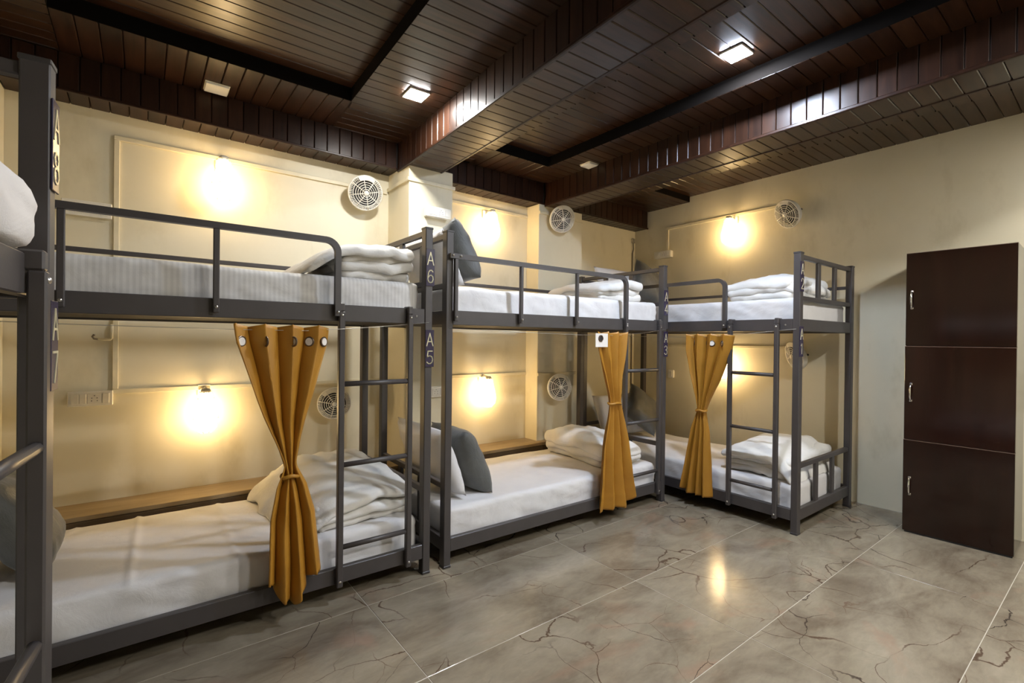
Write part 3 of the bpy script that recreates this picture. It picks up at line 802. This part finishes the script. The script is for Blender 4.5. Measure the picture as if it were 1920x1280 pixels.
wall_fan((3.065, 3.245, 2.360), (-.30, -.86, -.34), (3.07, 3.352, 2.37), 'white wall fan on the narrow column above upper bunk A4')
wall_fan((3.055, 3.245, .815), (-.25, -.93, .05), (3.06, 3.352, .82), 'white wall fan on the narrow column above lower bunk A3')
wall_fan((4.35, 1.835, 2.340), (-.80, .34, -.38), (XR, 1.82, 2.36), 'white wall fan high on the right wall above upper bunk A2')
wall_fan((4.36, 1.765, 1.135), (-.70, .55, -.25), (XR, 1.74, 1.14), 'white wall fan on the right wall above lower bunk A1')

def switch_board(p, rz, wd, ht, dp, label, sockets=1, rockers=3, sock_pos=.5):
    r = empty('switch_board', mtx=wall_mtx(p, rz)); tag(r, label, 'switch board', 'white electrical boards')
    box('back_box', (-wd/2+.004, -dp, -ht/2+.004), (wd/2-.004, 0, ht/2-.004), M['plastic'], r, .004)
    box('cover_plate', (-wd/2, -dp-.008, -ht/2), (wd/2, -dp, ht/2), M['plastic'], r, .004)
    n = rockers+2*sockets; cw = (wd-.03)/n; i = 0; si = int(round((n-2)*sock_pos)) if sockets else -9
    while i < n:
        x0 = -wd/2+.015+i*cw
        if i == si:
            s = box('socket', (x0+.002, -dp-.011, -ht/2+.014), (x0+2*cw-.002, -dp-.008, ht/2-.014), M['plastic'], r, .001)
            for hx, hz in ((0, .016), (-.011, .003), (.011, .003), (-.012, -.012), (.012, -.012)):
                link_mesh('socket_hole', box_mesh((.0055, .002, .0055), M['dark'], .0015), s, (hx, -.0012, hz))
            i += 2
        else:
            box('rocker', (x0+.0015, -dp-.012, -ht/2+.014), (x0+cw-.0015, -dp-.008, ht/2-.014), M['plastic'], r, .0015); i += 1
    return r
switch_board((-.215, YB, .900), 0, .19, .082, .020, 'white switch board with socket on the wall above lower bunk A5')
switch_board((-.235, YB, 1.935), 0, .21, .085, .020, 'white switch board behind the guard rail of upper bunk A6')
switch_board((1.712, 3.163, 2.165), 0, .20, .075, .045, 'white switch board high on the wide column')
switch_board((1.70, 3.163, .860), 0, .19, .080, .020, 'white switch board low on the wide column behind the posts')
switch_board((XR, 3.125, 2.175), -PI/2, .21, .078, .040, 'white switch board high on the right wall beside the corner')
switch_board((XR, 3.02, .905), -PI/2, .07, .085, .015, 'small white switch on the right wall above lower bunk A1', 0, 1)
switch_board((1.965, YB, .890), 0, .13, .05, .015, 'small white switch in the niche above lower bunk A3', 0, 3)

def trunking(label, lo, hi):
    o = box('cable_trunking', lo, hi, M['casing'], None, .002)
    tag(o, 'cream cable trunking '+label, 'cable trunking', 'cream cable trunking on the walls')
t, hh = .014, .026
y = YB
for lab, lo, hi in (
    ('running along the top of the wall behind upper bunk A6', (-.125, y-t, 2.345), (1.486, y, 2.371)),
    ('standing upright on the wall at the left behind bunk A6', (-.125, y-t, .946), (-.099, y, 2.344)),
    ('running along the wall over the lamp of lower bunk A5', (-.125, y-t, .919), (1.5, y, .945)),
    ('across the front of the wide column, under the beam', (1.486, 3.149, 2.365), (1.870, 3.163, 2.391)),
    ('on the left flank of the wide column', (1.486, 3.164, 2.365), (1.5, y, 2.391)),
    ('across the niche over the lamp of upper bunk A4', (1.857, y-t, 2.385), (2.875, y, 2.411)),
    ('across the niche over the lamp of lower bunk A3', (1.857, y-t, .918), (2.875, y, .944)),
    ('across the top of the narrow column behind the fan', (2.875, 3.338, 2.400), (3.433, 3.352, 2.424)),
    ('low on the narrow column behind the lower fan', (2.875, 3.338, .918), (3.433, 3.352, .944)),
    ('running along the right wall to the upper fan', (XR-t, 1.93, 2.438), (XR, 3.10, 2.464)),
    ('standing upright on the right wall above the switch board', (XR-t, 3.075, 2.22), (XR, 3.101, 2.437)),
    ('running along the right wall to the lower fan behind bunk A1', (XR-t, 1.80, 1.190), (XR, 3.10, 1.216))):
    trunking(lab, lo, hi)
# corner junction box with a hanging cable, and the bent conduit end on the left wall
r = empty('junction_box', (4.42, YB, 2.380), 0, 'small metal junction box with hanging cable in the room corner', 'junction box')
box('box', (-.018, -.030, -.026), (.022, 0, .026), M['bolt'], r, .003)
bm = bmesh.new(); tube(bm, [(-.030+.022*math.cos(a), -.032, .004+.022*math.sin(a)) for a in [2*PI*k/16 for k in range(16)]], .003, 5, True); link_mesh('clip', bm_mesh(bm, M['wire'], True), r)
bm = bmesh.new(); tube(bm, [(.0, -.016, -.02), (.006, -.016, -.09), (-.008, -.014, -.14), (-.006, -.012, -.5), (-.004, -.012, -1.0), (-.005, -.012, -1.75)], .006, 6); link_mesh('cable', bm_mesh(bm, M['cable'], True), r)
r = empty('conduit_end', (-.128, YB, 1.225), 0, 'short bent conduit end on the wall above bunk A5', 'conduit')
bm = bmesh.new(); tube(bm, [(0, -.012, .085), (0, -.012, .006), (-.006, -.012, 0), (-.06, -.014, 0)], .007, 8); link_mesh('pipe', bm_mesh(bm, M['casing'], True), r)
bm = bmesh.new(); tube(bm, [(-.06, -.014, 0), (-.075, -.02, .003), (-.082, -.026, .014), (-.074, -.03, .026)], .005, 8); link_mesh('wire_end', bm_mesh(bm, M['cable'], True), r)

# ------------------------------------------------------------------ locker
LK = empty('locker', (4.035, .9485, 0), -PI/2+.022, 'tall dark mahogany locker with three stacked doors against the right wall', 'locker')
LW, LD, LH = .515, .415, 1.85            # local x: width (towards the camera), local -y front
box('carcass', (0, .019, .012), (LW, LD, LH), M['laminate'], LK, .002)
box('plinth', (.006, .006, 0), (LW-.006, LD-.01, .012), M['dark'], LK, 0)
for z0, z1, hz, dx in ((.012, .6145, .312, -.004), (.6185, 1.2335, .930, -.002), (1.2375, 1.848, 1.540, 0)):
    dr = box('door', (dx, 0, z0), (LW, .018, z1), M['laminate'], LK, .0018)
    c = Vector(dr.location)
    box('edge_strip', Vector((dx, -.001, z1-.0025))-c, Vector((LW, .018, z1+.0005))-c, M['edge'], dr, 0)
    bm = bmesh.new()
    zz = [-.055, -.05, -.03, 0, .03, .05, .055]; yy = [0, -.012, -.022, -.026, -.022, -.012, 0]
    tube(bm, [(0, q, s) for q, s in zip(yy, zz)], .0052, 8)
    for s in (-.055, .055): add_box(bm, (-.008, -.004, s-.008), (.008, .001, s+.008), .002)
    h = link_mesh('handle', bm_mesh(bm, M['chrome'], True), dr, Vector((.032, -.0005, hz))-c)
    tag(h, 'chrome handle')
